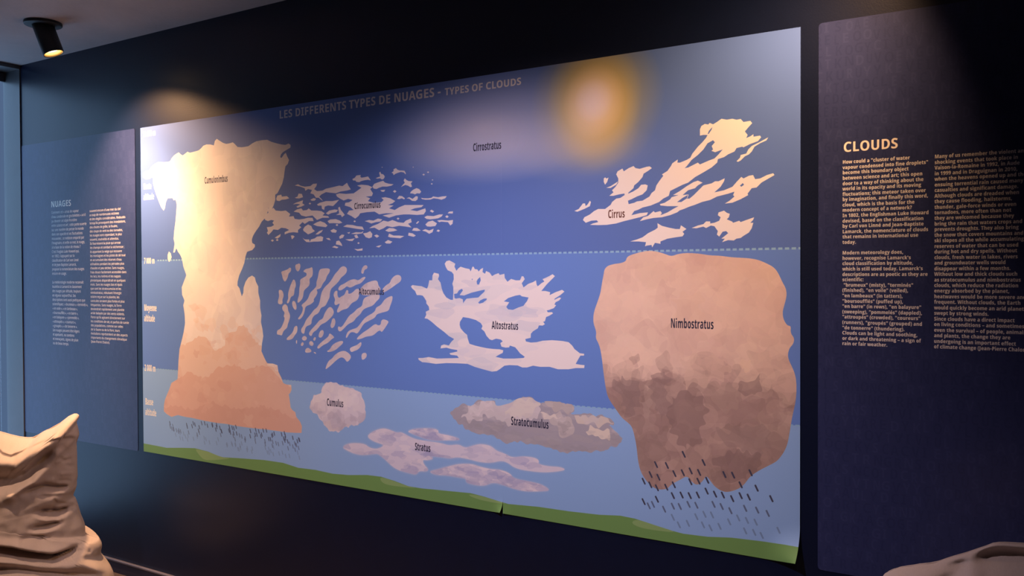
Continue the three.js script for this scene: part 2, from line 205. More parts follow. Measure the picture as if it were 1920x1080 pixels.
const CIRRUS = [
  [130,820,140,800,180,780,210,755,240,740,290,740,330,710,340,690,370,665,400,660,430,640,430,628,390,635,350,645,320,645,350,620,340,605,365,580,385,550,385,520,370,490,380,468,415,448,425,468,460,445,495,430,510,445,540,450,590,435,612,432,628,445,600,465,568,485,560,510,530,545,500,570,495,590,460,620,455,630,490,615,530,590,550,565,580,562,598,570,590,605,560,635,520,650,480,670,455,680,460,705,500,695,520,685,560,680,610,650,625,625,650,605,660,570,680,540,710,500,700,490,740,465,765,430,775,410,815,382,812,405,830,405,880,385,905,370,920,340,960,290,990,260,1020,225,1030,205,1000,205,975,210,975,165,985,140,1010,125,1035,130,1045,118,1070,128,1100,110,1130,88,1170,95,1210,88,1240,95,1270,90,1290,112,1340,103,1353,120,1330,145,1300,180,1320,205,1310,228,1340,215,1362,200,1362,218,1410,210,1418,222,1395,250,1340,270,1290,295,1280,290,1240,300,1225,325,1180,345,1150,365,1105,380,1100,405,1060,440,1010,470,940,510,890,550,850,565,800,590,760,610,750,645,710,665,680,690,620,715,560,730,530,745,500,755,480,785,540,770,600,765,590,785,540,800,480,815,420,830,370,845,300,855,240,857,180,855,200,845,240,835,230,822,190,825,150,840],
  [915,385,960,350,1000,310,1030,265,1070,243,1083,258,1060,285,1070,310,1058,320,1085,330,1140,310,1110,345,1080,375,1040,390,975,418,960,405,890,440,865,445,880,430], [1030,200,1040,175,1065,148,1060,165,1040,195],
  [540,828,565,800,600,790,640,755,650,765,690,755,700,770,690,785,740,765,790,735,820,720,790,720,740,720,690,715,685,705,720,695,760,670,770,655,820,640,780,640,830,610,880,575,930,545,960,535,995,550,960,570,940,590,890,605,850,640,890,635,880,665,900,665,930,640,970,600,1000,570,1060,555,1085,540,1110,540,1155,518,1150,540,1125,580,1080,620,1150,605,1210,580,1240,545,1275,508,1290,520,1330,500,1360,495,1375,525,1410,520,1460,495,1505,482,1515,495,1480,515,1420,550,1385,585,1350,590,1320,630,1325,640,1270,670,1210,695,1155,702,1190,680,1225,650,1215,640,1225,615,1180,630,1100,650,1050,675,990,690,940,710,895,725,860,740,830,750,810,765,760,785,700,800,640,805,590,815],
  [1265,572,1285,553,1295,565,1275,580], [810,690,850,660,895,635,885,660,840,690],
  [1240,395,1265,370,1270,350,1310,340,1325,310,1350,285,1400,260,1470,222,1455,245,1410,265,1370,290,1350,325,1330,345,1300,360,1270,390,1250,400],
  [470,975,520,960,560,945,600,915,650,890,670,875,668,842,680,850,700,862,750,875,800,885,830,885,838,858,878,885,850,905,862,920,850,938,800,945,740,955,690,975,690,992,650,985,630,1018,625,1000,590,1005,578,1010,585,980,530,975],
  [915,878,960,860,1000,850,1020,830,1050,830,1050,845,1080,840,1115,825,1125,800,1105,785,1110,765,1150,752,1170,768,1192,775,1185,800,1170,815,1210,832,1215,840,1260,825,1270,835,1310,820,1368,800,1360,820,1340,840,1362,840,1350,880,1330,910,1290,935,1270,950,1240,955,1220,968,1180,965,1135,980,1155,955,1130,955,1180,915,1165,900,1140,905,1115,940,1098,925,1105,900,1080,865,1055,860,1020,878,1000,868,950,880],
  [68,755,100,740,130,700,145,700,150,720,165,705,180,680,188,690,180,720,140,740,90,760], [280,520,290,512,300,520,315,513,305,545,290,565,280,545], [298,588,330,575,385,540,370,565,330,588]].map((l) => pts(F, l));
const NIMBOSTRATUS = pts(G, [78,95,95,82,148,75,152,55,180,45,220,35,250,38,275,45,300,55,320,47,350,43,390,45,430,52,460,52,500,58,550,60,585,65,610,75,640,90,655,110,668,140,680,160,683,185,675,215,668,240,672,265,685,285,697,285,695,310,708,325,705,345,690,360,685,390,700,420,712,450,716,490,712,540,700,590,692,640,685,680,670,710,650,735,620,750,590,765,560,785,540,815,510,832,475,838,445,820,430,800,415,780,405,800,385,815,365,800,352,782,330,795,300,810,285,828,250,828,225,810,200,775,190,740,185,690,180,660,170,620,155,605,135,590,115,560,90,525,82,490,75,440,68,380,60,345,48,325,52,305,40,275,42,240,55,205,65,175,70,140,75,115]);
const STRATOCUMULUS = pts(H, [880,235,895,215,930,195,985,185,1000,190,1020,180,1050,160,1090,160,1140,157,1145,185,1165,190,1200,180,1240,170,1270,145,1320,138,1355,140,1375,158,1410,175,1425,160,1480,160,1540,172,1585,178,1603,195,1600,215,1580,235,1600,245,1680,240,1760,245,1810,265,1835,285,1830,300,1800,305,1830,325,1860,350,1880,375,1875,400,1850,415,1800,435,1780,445,1770,455,1720,455,1650,450,1590,445,1570,460,1555,467,1520,450,1480,435,1440,430,1410,425,1370,412,1330,405,1290,398,1240,395,1215,405,1190,402,1170,380,1120,365,1060,350,1000,340,975,320,940,290,900,265]);
const CUMULUS = pts(H, [60,200,75,165,90,130,115,120,135,115,135,85,150,65,175,55,205,48,235,62,245,75,270,75,300,95,345,98,365,120,375,150,390,170,385,210,395,240,385,275,350,295,345,305,310,300,290,310,265,310,250,335,215,335,195,340,175,325,150,300,135,265,110,240,85,225]);
const STRATUS = [
  [400,365,420,345,460,325,500,318,540,330,570,345,600,340,640,365,690,385,760,395,830,405,880,420,930,410,970,435,1010,420,1060,408,1120,420,1150,450,1200,465,1240,490,1310,480,1380,490,1400,510,1390,525,1450,540,1520,542,1557,560,1500,570,1430,575,1370,570,1300,560,1250,545,1220,520,1180,505,1120,520,1050,515,980,495,920,485,880,495,830,485,760,480,790,495,750,505,720,500,730,530,760,560,740,570,700,565,685,590,650,580,590,565,550,545,510,505,480,480,460,465,420,470,370,475,320,465,280,445,255,430,280,410,330,403,390,410,410,430,450,440,480,430,500,415,450,400,420,385],
  [630,335,680,320,780,318,815,330,810,350,870,358,940,380,930,388,860,388,790,390,740,380,700,365,660,350],
  [755,570,800,560,850,545,930,525,1010,525,1050,540,1110,555,1180,560,1230,580,1250,610,1330,625,1400,640,1440,660,1462,680,1400,685,1320,685,1250,670,1200,650,1130,630,1080,655,1010,645,970,630,980,610,910,600,860,590,800,590]].map((l) => pts(H, l));
const HILL = [...pts(B, [40,938,130,955,180,965,260,965,330,967,400,985,470,1015,560,1020,700,1030,800,1045]), ...pts(H, [0,548,100,560,200,582,290,590,400,590,480,600,560,625,640,655,720,668,800,675,900,685,1000,695,1080,715,1160,740,1220,758,1300,765,1400,775,1570,800]), ...pts(G, [60,912,130,915,180,925,240,945,290,962,340,975,420,985,500,988,600,1000,680,1012,745,1024])];
const HILL_LIGHT = [pts(B, [330,970,360,978,400,985,470,1015,530,1022,440,1030,380,1032,350,1000]), pts(H, [470,605,500,606,560,628,640,656,700,668,560,655,490,640]), pts(H, [980,698,1080,715,1160,741,1220,759,1100,745,1010,720]), pts(G, [165,938,185,926,240,945,330,973,240,963,190,953])];
const RAIN = [341,711,249,745,285,748,231,778,257,787,364,766,392,771,407,738,476,778,505,780,563,772,208,800,230,812,252,822,283,820,310,775,338,772,308,812,363,802,390,800,419,797,530,812,583,823,632,858,305,848,334,846,361,848,388,846,417,833,445,843,471,846,502,858,530,848,557,853,208,868,225,882,239,877,252,860,276,893,305,883,328,884,357,877,383,880,440,877,467,884,496,898,545,890,585,896,620,907,383,918,410,910,435,912,522,922,551,930,580,936,492,935,656,963,305,920,325,945,355,940,405,945,430,955,460,950,545,965,575,970,600,980];

function drawText(ctx, str, from, to, capPx, style, weight = 'bold') { // from, to: [crop, x, y] of the two ends of the baseline; capPx: height of a capital in the photograph
  const [c, x0, y0] = from, a = c(x0, y0), b = c(...to), h = c(x0, y0)[1] - c(x0, y0 - capPx)[1];
  ctx.save(); ctx.translate(a[0], (a[1] + b[1]) / 2); ctx.font = `${weight} 100px sans-serif`; ctx.textBaseline = 'alphabetic'; ctx.fillStyle = style;
  ctx.scale((b[0] - a[0]) / ctx.measureText(str).width, h / 71.4); ctx.fillText(str, 0, 0); ctx.restore();
}
// small hand-painted dabs of several inks inside an outline
function dabs(ctx, outline, seed, count, rx, ry, inkAt, alpha) {
  const r = rng(seed); let x0 = 9, x1 = -9, y0 = 9, y1 = -9;
  for (const [x, y] of outline) { x0 = Math.min(x0, x); x1 = Math.max(x1, x); y0 = Math.min(y0, y); y1 = Math.max(y1, y); }
  ctx.save(); ctx.beginPath(); soft(ctx, outline); ctx.clip();
  for (let i = 0; i < count; i++) {
    const x = x0 + (x1 - x0) * r(), y = y0 + (y1 - y0) * r(), s = 0.4 + r(), P = [], n = 9 + (r() * 5 | 0), t0 = r() * 6;
    for (let k = 0; k < n; k++) { const t = t0 + k / n * 2 * Math.PI, q = 0.35 + 0.95 * r(); P.push([x + Math.cos(t) * rx * s * q, y + Math.sin(t) * ry * s * q]); }
    const ink = inkAt((x - x0) / (x1 - x0), (y - y0) / (y1 - y0), r);
    if (!ink) continue;
    ctx.globalAlpha = alpha * (0.5 + 0.6 * r()); ctx.fillStyle = ink; ctx.beginPath(); soft(ctx, P); ctx.fill();
  }
  ctx.restore();
}
const INK = { white: '#f3f1f4', skyHigh: '#587bca', skyMid: '#658fe0', skyLow: '#90bcf4', dash: '#8fc0ea', text: '#171a3c' };
function paintPoster(ctx) {
  const y7 = (PXL(300, 488)[1] + PXL(1495, 466)[1]) / 2, y2 = (PXL(300, 692)[1] + PXL(1490, 797)[1]) / 2;
  ctx.fillStyle = INK.skyHigh; ctx.fillRect(0, 0, PW, y7 + 0.01);
  ctx.fillStyle = INK.skyMid; ctx.fillRect(0, y7, PW, y2 - y7 + 0.01);
  ctx.fillStyle = INK.skyLow; ctx.fillRect(0, y2, PW, PH - y2);
  // printed veil of high cloud and the sun behind it
  const veil = (px, py, rx, ry, a, col = '224,222,244') => { const [x, y] = PXL(px, py); ctx.save(); ctx.translate(x, y); ctx.scale(rx, ry); const g = ctx.createRadialGradient(0, 0, 0, 0, 0, 1); g.addColorStop(0, `rgba(${col},${a})`); g.addColorStop(0.45, `rgba(${col},${a * 0.62})`); g.addColorStop(1, `rgba(${col},0)`); ctx.fillStyle = g; ctx.fillRect(-1, -1, 2, 2); ctx.restore(); };
  ctx.save(); ctx.beginPath(); ctx.rect(0, 0, PW, y7); ctx.clip();
  veil(1115, 190, 0.235, 0.235, 0.85, '226,198,92'); veil(1112, 185, 0.17, 0.19, 0.9, '240,214,120'); veil(1120, 225, 0.15, 0.16, 0.6, '244,204,110');
  veil(1113, 190, 0.11, 0.12, 1, '255,244,255'); veil(1113, 188, 0.07, 0.07, 0.9, '255,246,255');
  veil(905, 240, 0.48, 0.2, 0.7); veil(960, 275, 0.36, 0.12, 0.4); veil(840, 270, 0.34, 0.14, 0.3); veil(1090, 285, 0.26, 0.1, 0.35, '214,200,200');
  ctx.restore();
  // height lines
  const dashed = (y, x0, thick) => { ctx.strokeStyle = INK.dash; ctx.lineWidth = thick; ctx.setLineDash([0.012, 0.0065]); ctx.beginPath(); ctx.moveTo(x0, y); ctx.lineTo(PW, y); ctx.stroke(); ctx.setLineDash([]); };
  dashed(y7, PXL(296, 488)[0], 0.0062); dashed(y2, PXL(296, 692)[0], 0.0045);
  const fillAll = (list, style, how = path) => { ctx.fillStyle = style; ctx.beginPath(); for (const P of list) how(ctx, P); ctx.fill('evenodd'); };
  // towering cloud
  fillAll([CUMULONIMBUS, CUMULO_BIT], '#f1eef0');
  dabs(ctx, CUMULONIMBUS, 21, 260, 0.07, 0.09, (u, v, r) => v < 0.7 ? ['#ffffff', '#e3e0e8', '#ece9ee', '#d8d6e0'][r() * 4 | 0] : null, 0.28);
  ctx.save(); ctx.beginPath(); path(ctx, CUMULONIMBUS); ctx.clip();
  for (const [l, c, a] of [[[120,480,250,430,330,380,390,375,430,440,480,430,520,350,590,310,640,380,700,440,720,520,930,700,930,930,100,930], '#e6c8bb', 0.75], [[100,640,230,600,300,560,380,600,450,540,540,520,600,560,680,520,760,560,830,640,930,720,930,930,100,930], '#dcb6a8', 0.7], [[100,780,200,740,330,760,420,720,560,760,700,740,800,780,930,830,930,930,100,930], '#d2a99c', 0.5]]) { ctx.globalAlpha = a; ctx.fillStyle = c; ctx.beginPath(); soft(ctx, ragged(pts(B, l), l[1], 0.45)); ctx.fill(); }
  ctx.restore();
  dabs(ctx, CUMULONIMBUS, 22, 420, 0.035, 0.026, (u, v, r) => v > 0.56 + 0.12 * r() ? ['#dbb5a6', '#e4c3b4', '#cfa598', '#ddb9aa', '#ead0c2'][r() * 5 | 0] : null, 0.3);
  // flocks of small clouds
  fillAll(CIRROCUMULUS.map((p) => p), '#e9e6ee', (c, p) => path(c, p));
  ctx.fillStyle = '#ddd7e2'; for (const P of ALTOCUMULUS) { ctx.beginPath(); soft(ctx, P); ctx.fill(); }
  ALTOCUMULUS.forEach((P, i) => dabs(ctx, P, 300 + i, 14, 0.02, 0.016, (u, v, r) => ['#cfc8d6', '#ebe6ee', '#c7c0cf'][r() * 3 | 0], 0.35));
  fillAll(ALTOSTRATUS, '#f0edf2');
  ctx.save(); ctx.beginPath(); for (const P of ALTOSTRATUS) path(ctx, P); ctx.clip('evenodd'); dabs(ctx, ALTOSTRATUS[0], 41, 60, 0.08, 0.025, (u, v, r) => u < 0.75 ? ['#c9d3ea', '#dfe3f0', '#d2d6ea'][r() * 3 | 0] : null, 0.4); ctx.restore();
  fillAll([CIRRUS[0], CIRRUS[1], CIRRUS[2]], INK.white); fillAll([CIRRUS[3], CIRRUS[4], CIRRUS[5]], INK.white); fillAll(CIRRUS.slice(6), INK.white);
  // low clouds
  fillAll([ragged(CUMULUS, 5, 0.5)], '#dcdaec', soft);
  dabs(ctx, CUMULUS, 51, 90, 0.035, 0.03, (u, v, r) => v < 0.55 ? ['#efecf4', '#e4e0ec'][r() * 2 | 0] : ['#b9b6cc', '#cac7da', '#d9d2da'][r() * 3 | 0], 0.45);
  ctx.save(); ctx.shadowColor = '#dadaf2'; ctx.shadowBlur = 9; fillAll(STRATUS, '#dcdcf2', soft); ctx.restore();
  STRATUS.forEach((P, i) => dabs(ctx, P, 60 + i, 130, 0.035, 0.014, (u, v, r) => r() < 0.35 + 0.6 * v ? ['#a7aedb', '#bcc0e2'][r() * 2 | 0] : ['#f4eff8', '#eae6f4'][r() * 2 | 0], 0.45));
  fillAll([ragged(STRATOCUMULUS, 6, 0.4)], '#a9a9b8', soft);
  ctx.save(); ctx.beginPath(); soft(ctx, STRATOCUMULUS); ctx.clip();
  for (const [l, s] of [[[985,185,1090,150,1150,150,1200,170,1270,130,1360,130,1410,170,1400,225,1385,255,1310,265,1250,300,1200,292,1150,275,1090,240,1050,270,1000,280,950,260,950,230], '#d3d0d8'], [[1020,200,1100,170,1140,175,1140,225,1080,225,1030,245,990,235], '#dfdbe2'], [[1250,170,1330,140,1390,160,1400,210,1320,240,1240,270,1190,240,1200,200], '#dedad8'], [[1410,235,1480,225,1560,245,1600,290,1590,340,1560,360,1500,330,1490,280], '#c4c0c4'], [[1600,245,1760,240,1840,290,1800,302,1720,300,1620,290], '#d6cfca'], [[1425,160,1590,178,1600,215,1520,222,1450,200], '#bdb9bc'], [[1665,330,1720,310,1790,320,1815,345,1810,385,1740,370,1690,355], '#e2dad2'], [[1500,290,1545,275,1580,300,1570,340,1520,330], '#b3b0b6'], [[1400,225,1470,225,1530,245,1500,262,1430,255], '#e0dad6']]) { ctx.fillStyle = s; ctx.beginPath(); soft(ctx, ragged(pts(H, l), l[0], 0.8)); ctx.fill(); }
  ctx.restore();
  dabs(ctx, STRATOCUMULUS, 71, 150, 0.03, 0.012, (u, v, r) => v > 0.5 ? ['#9d9ba5', '#aeacb4', '#b9b6bc'][r() * 3 | 0] : ['#d8d5da', '#c9c6cd'][r() * 2 | 0], 0.3);
  // rain cloud: pale folds above, dusky ones below
  fillAll([NIMBOSTRATUS], '#e0c6ba', soft);
  const top = ['#e8cdbf', '#dcbfb4', '#efd3c2', '#d6b8ae', '#e4c8ba', '#f2d8c6'], low = ['#a78e8a', '#98807b', '#b19893', '#bca39b', '#8f7874', '#c4aba2'];
  dabs(ctx, NIMBOSTRATUS, 81, 420, 0.085, 0.06, (u, v, r) => (v + 0.09 * n2(u * 7, 3) + 0.07 * (r() - 0.5) < 0.5 ? top : low)[r() * 6 | 0], 0.55);
  dabs(ctx, NIMBOSTRATUS, 82, 360, 0.05, 0.05, (u, v, r) => (v + 0.12 * n2(u * 9, 5) + 0.1 * (r() - 0.5) < 0.5 ? top : low)[r() * 6 | 0], 0.4);
  ctx.save(); ctx.beginPath(); soft(ctx, NIMBOSTRATUS); ctx.clip();
  for (const [l, s, a] of [[[330,400,400,385,480,390,500,420,450,470,400,480,360,495,335,460], '#e0c4b4', 0.6], [[535,400,560,395,565,425,545,440,525,425], '#ecd0b8', 0.8], [[110,470,150,455,185,470,195,540,160,590,125,540], '#8d7a7a', 0.6], [[240,440,290,450,300,520,280,600,235,560,225,490], '#907c7b', 0.55], [[300,520,380,500,420,560,400,660,330,690,290,610], '#846f6f', 0.6], [[440,500,520,480,530,540,490,565,450,545], '#b49c95', 0.6], [[530,465,600,440,605,480,560,520,530,500], '#8c7877', 0.6], [[450,640,560,610,640,640,600,720,520,700], '#9b8684', 0.55], [[190,540,220,525,235,570,205,590], '#b69f98', 0.7], [[480,700,580,700,600,760,540,810,470,790,430,740], '#7f6c6c', 0.5], [[300,210,360,170,410,200,400,260,330,270], '#e6c9b4', 0.5], [[180,90,270,70,290,130,210,160], '#e6ccb8', 0.5], [[430,80,560,75,640,110,650,160,560,130,470,140], '#e2c6b3', 0.5], [[70,270,130,260,140,320,90,340], '#dfc5b8', 0.5]]) { ctx.globalAlpha = a * 0.8; ctx.fillStyle = s; ctx.beginPath(); soft(ctx, ragged(pts(G, l), l[0] + l[1], 0.9)); ctx.fill(); }
  ctx.restore();
  // ground
  ctx.fillStyle = '#70a05c'; ctx.beginPath(); ctx.moveTo(...HILL[0]); for (const p of HILL) ctx.lineTo(...p); ctx.lineTo(PW, PH); ctx.lineTo(0, PH); ctx.closePath(); ctx.fill();
  fillAll(HILL_LIGHT, '#8bb274', soft);
  // rain
  ctx.lineCap = 'round';
  for (let i = 0; i < RAIN.length; i += 2) { const [x, y] = [RAIN[i], RAIN[i + 1]], a = y < 870 ? 1 : y < 910 ? 0.6 : 0.3; ctx.strokeStyle = `rgba(62,66,92,${a})`; ctx.lineWidth = 0.0052; ctx.beginPath(); ctx.moveTo(...G(x - 4, y - 8)); ctx.lineTo(...G(x + 4, y + 9)); ctx.stroke(); }
  const r = rng(91);
  for (let i = 0; i < 135; i++) { const u = r(), v = r(), x = 185 + u * 705, y = 808 + u * 85 + v * 125 * (0.8 + 0.3 * u); if (y > 955 + u * 75) continue; const a = v < 0.35 ? 0.75 : v < 0.65 ? 0.45 : 0.2; ctx.strokeStyle = `rgba(66,72,104,${a})`; ctx.lineWidth = 0.005; ctx.beginPath(); ctx.moveTo(...B(x - 2, y - 8)); ctx.lineTo(...B(x + 2, y + 9)); ctx.stroke(); }
  // lettering
  drawText(ctx, 'LES DIFFERENTS TYPES DE NUAGES -', [I, 92, 392], [1258, 232], 57, '#e8e8f0'); drawText(ctx, 'TYPES OF CLOUDS', [I, 1285, 226], [1837, 152], 50, '#e8e8f0');
  const T_ = INK.text;
  drawText(ctx, 'Cumulonimbus', [A, 453, 418], [600, 409], 41, T_); drawText(ctx, 'Cirrocumulus', [C, 935, 440], [1174, 434], 55, T_); drawText(ctx, 'Altocumulus', [Dc, 815, 386], [1038, 387], 54, T_); drawText(ctx, 'Altostratus', [E, 733, 660], [956, 668], 64, T_);
  drawText(ctx, 'Cirrostratus', [I, 1488, 630], [1692, 613], 56, T_); drawText(ctx, 'Cirrus', [F, 310, 806], [433, 803], 58, '#5a2c22'); drawText(ctx, 'Nimbostratus', [G, 297, 291], [441, 296], 31, T_); drawText(ctx, 'Cumulus', [H, 165, 190], [262, 196], 42, T_); drawText(ctx, 'Stratus', [H, 677, 446], [768, 455], 44, T_); drawText(ctx, 'Stratocumulus', [H, 1235, 299], [1454, 320], 48, T_);
  const w = '#fbf8ee', b = 'bold';
  drawText(ctx, '12 000 m', [A, 63, 121], [145, 118], 38, w, b); drawText(ctx, 'Haute', [A, 67, 455], [118, 455], 38, w, b); drawText(ctx, 'altitude', [A, 67, 522], [135, 520], 38, w, b); drawText(ctx, '7 000 m', [A, 70, 926], [138, 925], 38, w, b);
  drawText(ctx, 'Moyenne', [B, 60, 236], [127, 237], 34, w, b); drawText(ctx, 'altitude', [B, 60, 292], [118, 293], 34, w, b); drawText(ctx, '2 000 m', [B, 62, 556], [121, 558], 34, w, b); drawText(ctx, 'Basse', [B, 66, 735], [109, 738], 34, w, b); drawText(ctx, 'altitude', [B, 66, 793], [125, 795], 34, w, b);
}
function canvasTexture(w, h, paint) {
  const c = document.createElement('canvas'); c.width = w; c.height = h; paint(c.getContext('2d'));
  const t = new THREE.CanvasTexture(c); t.colorSpace = THREE.SRGBColorSpace; t.anisotropy = 8; return t;
}
const paperBump = grain(256, 31, 0, 1, [[70, 1], [120, 1]]);
function sheetGeometry(x0, x1, nx, ny, lift, cut = 0) { // thin paper: front and back faces; lift(x, y) is how far it stands off the wall; y from the top
  const pos = [], uv = [], idx = [], th = 0.0004;
  for (let side = 0; side < 2; side++) for (let j = 0; j <= ny; j++) for (let i = 0; i <= nx; i++) {
    const u = i / nx, v = 1 - (1 - j / ny) ** 2; // rows are closer together towards the bottom edge
    const x = x0 + (x1 - x0) * (x0 > 0 ? u : 1 - (1 - u) ** 1.6), y = v * PH, [dx, dy, dz] = lift(x, y);
    pos.push(PX0 + x + dx, PY1 - y + dy, 0.0016 + dz - side * th); uv.push((x - x0) / (x1 - x0), 1 - y / PH);
  }
  const n = (nx + 1) * (ny + 1), at = (i, j, s) => s * n + j * (nx + 1) + i;
  for (let j = 0; j < ny; j++) for (let i = 0; i < nx; i++) { const [a, b, c, d] = [at(i, j, 0), at(i + 1, j, 0), at(i, j + 1, 0), at(i + 1, j + 1, 0)]; idx.push(a, c, b, b, c, d, a + n, b + n, c + n, b + n, d + n, c + n); }
  const rim = (p, q) => idx.push(p, p + n, q, q, p + n, q + n);
  for (let i = 0; i < nx; i++) { rim(at(i + 1, 0, 0), at(i, 0, 0)); rim(at(i, ny, 0), at(i + 1, ny, 0)); }
  for (let j = 0; j < ny; j++) { rim(at(0, j, 0), at(0, j + 1, 0)); rim(at(nx, j + 1, 0), at(nx, j, 0)); }
  const g = new THREE.BufferGeometry(); g.setAttribute('position', new THREE.Float32BufferAttribute(pos, 3)); g.setAttribute('uv', new THREE.Float32BufferAttribute(uv, 2)); g.setIndex(idx); g.computeVertexNormals(); return g;
}
{
  const poster = new THREE.Group(); poster.name = numbered('wall_poster'); scene.add(poster);
  poster.userData = { label: 'wide printed poster of cloud types on the navy wall between the text panels', category: 'poster' };
  const mat = (x0, x1, w, h) => new THREE.MeshStandardMaterial({ map: canvasTexture(w, h, (ctx) => { ctx.scale(w / (x1 - x0), h / PH); ctx.translate(-x0, 0); paintPoster(ctx); }), roughness: 0.6, bumpMap: rep(paperBump, 6, 6), bumpScale: 0.00006 });
  const wave = (x, y) => 0.0006 * (1 + n2(x * 2.1, y * 1.7));
  const curl = (x, y, cx, size, up, side) => { const k = Math.max(0, 1 - Math.hypot((x - cx) , (PH - y)) / size); return [side * up * 0.5 * k * k, up * 0.35 * k * k, up * k * k]; };
  const l = mesh('printed_sheet', sheetGeometry(0, SEAM - 0.00005, 60, 60, (x, y) => { const c = curl(x, y, SEAM, 0.05, 0.012, -1); return [c[0], c[1], c[2] + wave(x, y)]; }), mat(0, SEAM, 2048, 1536), poster);
  const r = mesh('printed_sheet', sheetGeometry(SEAM + 0.00005, PW, 60, 60, (x, y) => { const c = curl(x, y, PW, 0.11, 0.03, -0.35), d = curl(x, y, SEAM, 0.04, 0.004, 1); return [c[0] + d[0], c[1] + d[1], c[2] + d[2] + wave(x, y)]; }), mat(SEAM, PW, 1364, 2048), poster);
  l.userData.label = 'longer sheet with the towering, patchy and low clouds'; r.userData.label = 'narrower sheet with the wispy cloud and the rain cloud, corner curling';
}

// ---------------------------------------------------------------- text panels beside the poster
const ENGLISH = [`How could a "cluster of water
vapour condensed into fine droplets"
become this boundary object
between science and art; this open
door to a way of thinking about the
world in its opacity and its moving
fluctuations; this meteor taken over
by imagination, and finally this word,
cloud, which is the basis for the
modern concept of a network?
In 1802, the Englishman Luke Howard
devised, based on the classification
by Carl von Linné and Jean-Baptiste
Lamarck, the nomenclature of clouds
that remains in international use
today.

Modern meteorology does,
however, recognise Lamarck's
cloud classification by altitude,
which is still used today. Lamarck's
descriptions are as poetic as they are
scientific:
 "brumeux" (misty), "terminés"
(finished), "en voile" (veiled),
"en lambeaux" (in tatters),
"boursoufflés" (puffed up),
"en barre" (in rows), "en balayure"
(sweeping), "pommelés" (dappled),
"attroupés" (crowded), "coureurs"
(runners), "groupés" (grouped) and
"de tonnerre" (thundering).
Clouds can be light and soothing,
or dark and threatening – a sign of
rain or fair weather.`, `Many of us remember the violent and
shocking events that took place in
Vaison-la-Romaine in 1992, in Aude
in 1999 and in Draguignan in 2010,
when the heavens opened up and the
ensuing torrential rain caused many
casualties and significant damage.
Although clouds are dreaded when
they cause flooding, hailstorms,
thunder, gale-force winds or even
tornadoes, more often than not
they are welcomed because they
bring the rain that waters crops and
prevents droughts. They also bring
the snow that covers mountains and
ski slopes all the while accumulating
reserves of water that can be used
during hot and dry spells. Without
clouds, fresh water in lakes, rivers
and groundwater wells would
disappear within a few months.
Without low and thick clouds such
as stratocumulus and nimbostratus
clouds, which reduce the radiation
energy absorbed by the planet,
heatwaves would be more severe and
frequent. Without clouds, the Earth
would quickly become an arid planet
swept by strong winds.
Since clouds have a direct impact
on living conditions – and sometimes
even the survival – of people, animals
and plants, the change they are
undergoing is an important effect
of climate change (Jean-Pierre Chalon).`];
const FRENCH = [`Comment cet « amas de vapeur
d'eau condensée en gouttelettes » a-t-il
pu devenir cet objet-frontière
entre science et art ; cette porte ouverte
sur une manière de penser le monde
dans son opacité et ses fluctuations
mouvantes ; ce météore emporté par
l'imaginaire, et enfin ce mot, le nuage,
à la base de la notion de réseau ?
C'est l'Anglais Luke Howard qui,
en 1802, s'appuyant sur la
classification de Carl von Linné
et de Jean-Baptiste Lamarck,
propose la nomenclature des nuages
encore en usage.

La météorologie moderne reconnaît
toutefois à Lamarck le classement
des nuages par altitude, toujours
en vigueur aujourd'hui. Ses
descriptions sont aussi poétiques que
scientifiques : « brumeux », « terminés »,
« en voile », « en lambeaux »,
« boursoufflés », « en barre »,
« en balayure », « pommelés »,
« attroupés », « coureurs »,
« groupés », « de tonnerre ».
Les nuages peuvent être légers
et apaisants, ou sombres
et menaçants, signes de pluie
ou de beau temps.`, `souvent encore d'une mer du ciel
a coup de nombreuses victimes
et des dégâts considérables. Redoutés
lorsqu'ils provoquent des inondations,
des chutes de grêle, la foudre,
des coups de vent ou des tornades,
les nuages sont cependant, le plus
souvent, souhaités et attendus.
Ils fournissent la pluie qui arrose
les champs et combat la sécheresse ;
ils apportent la neige qui recouvre
les montagnes et les pistes de ski tout
en accumulant des réserves d'eau
utilisables pendant les périodes plus
chaudes et peu sèches. Sans nuages,
l'eau douce facilement accessible dans
les lacs, les rivières et les nappes
phréatiques disparaîtrait en quelques
mois. Sans les nuages bas et épais
que sont les stratocumulus et les
nimbostratus, réduisant l'énergie
solaire reçue sur la planète, les
canicules seraient plus fortes et plus
fréquentes. Sans nuages, la Terre
deviendrait rapidement une planète
aride balayée par des vents violents.
Parce qu'ils agissent directement sur
les conditions de vie, et parfois de survie
des populations, comme sur celles
de la faune ou de la flore, leurs
évolutions représentent un des aspects
importants du changement climatique
(Jean-Pierre Chalon).`];
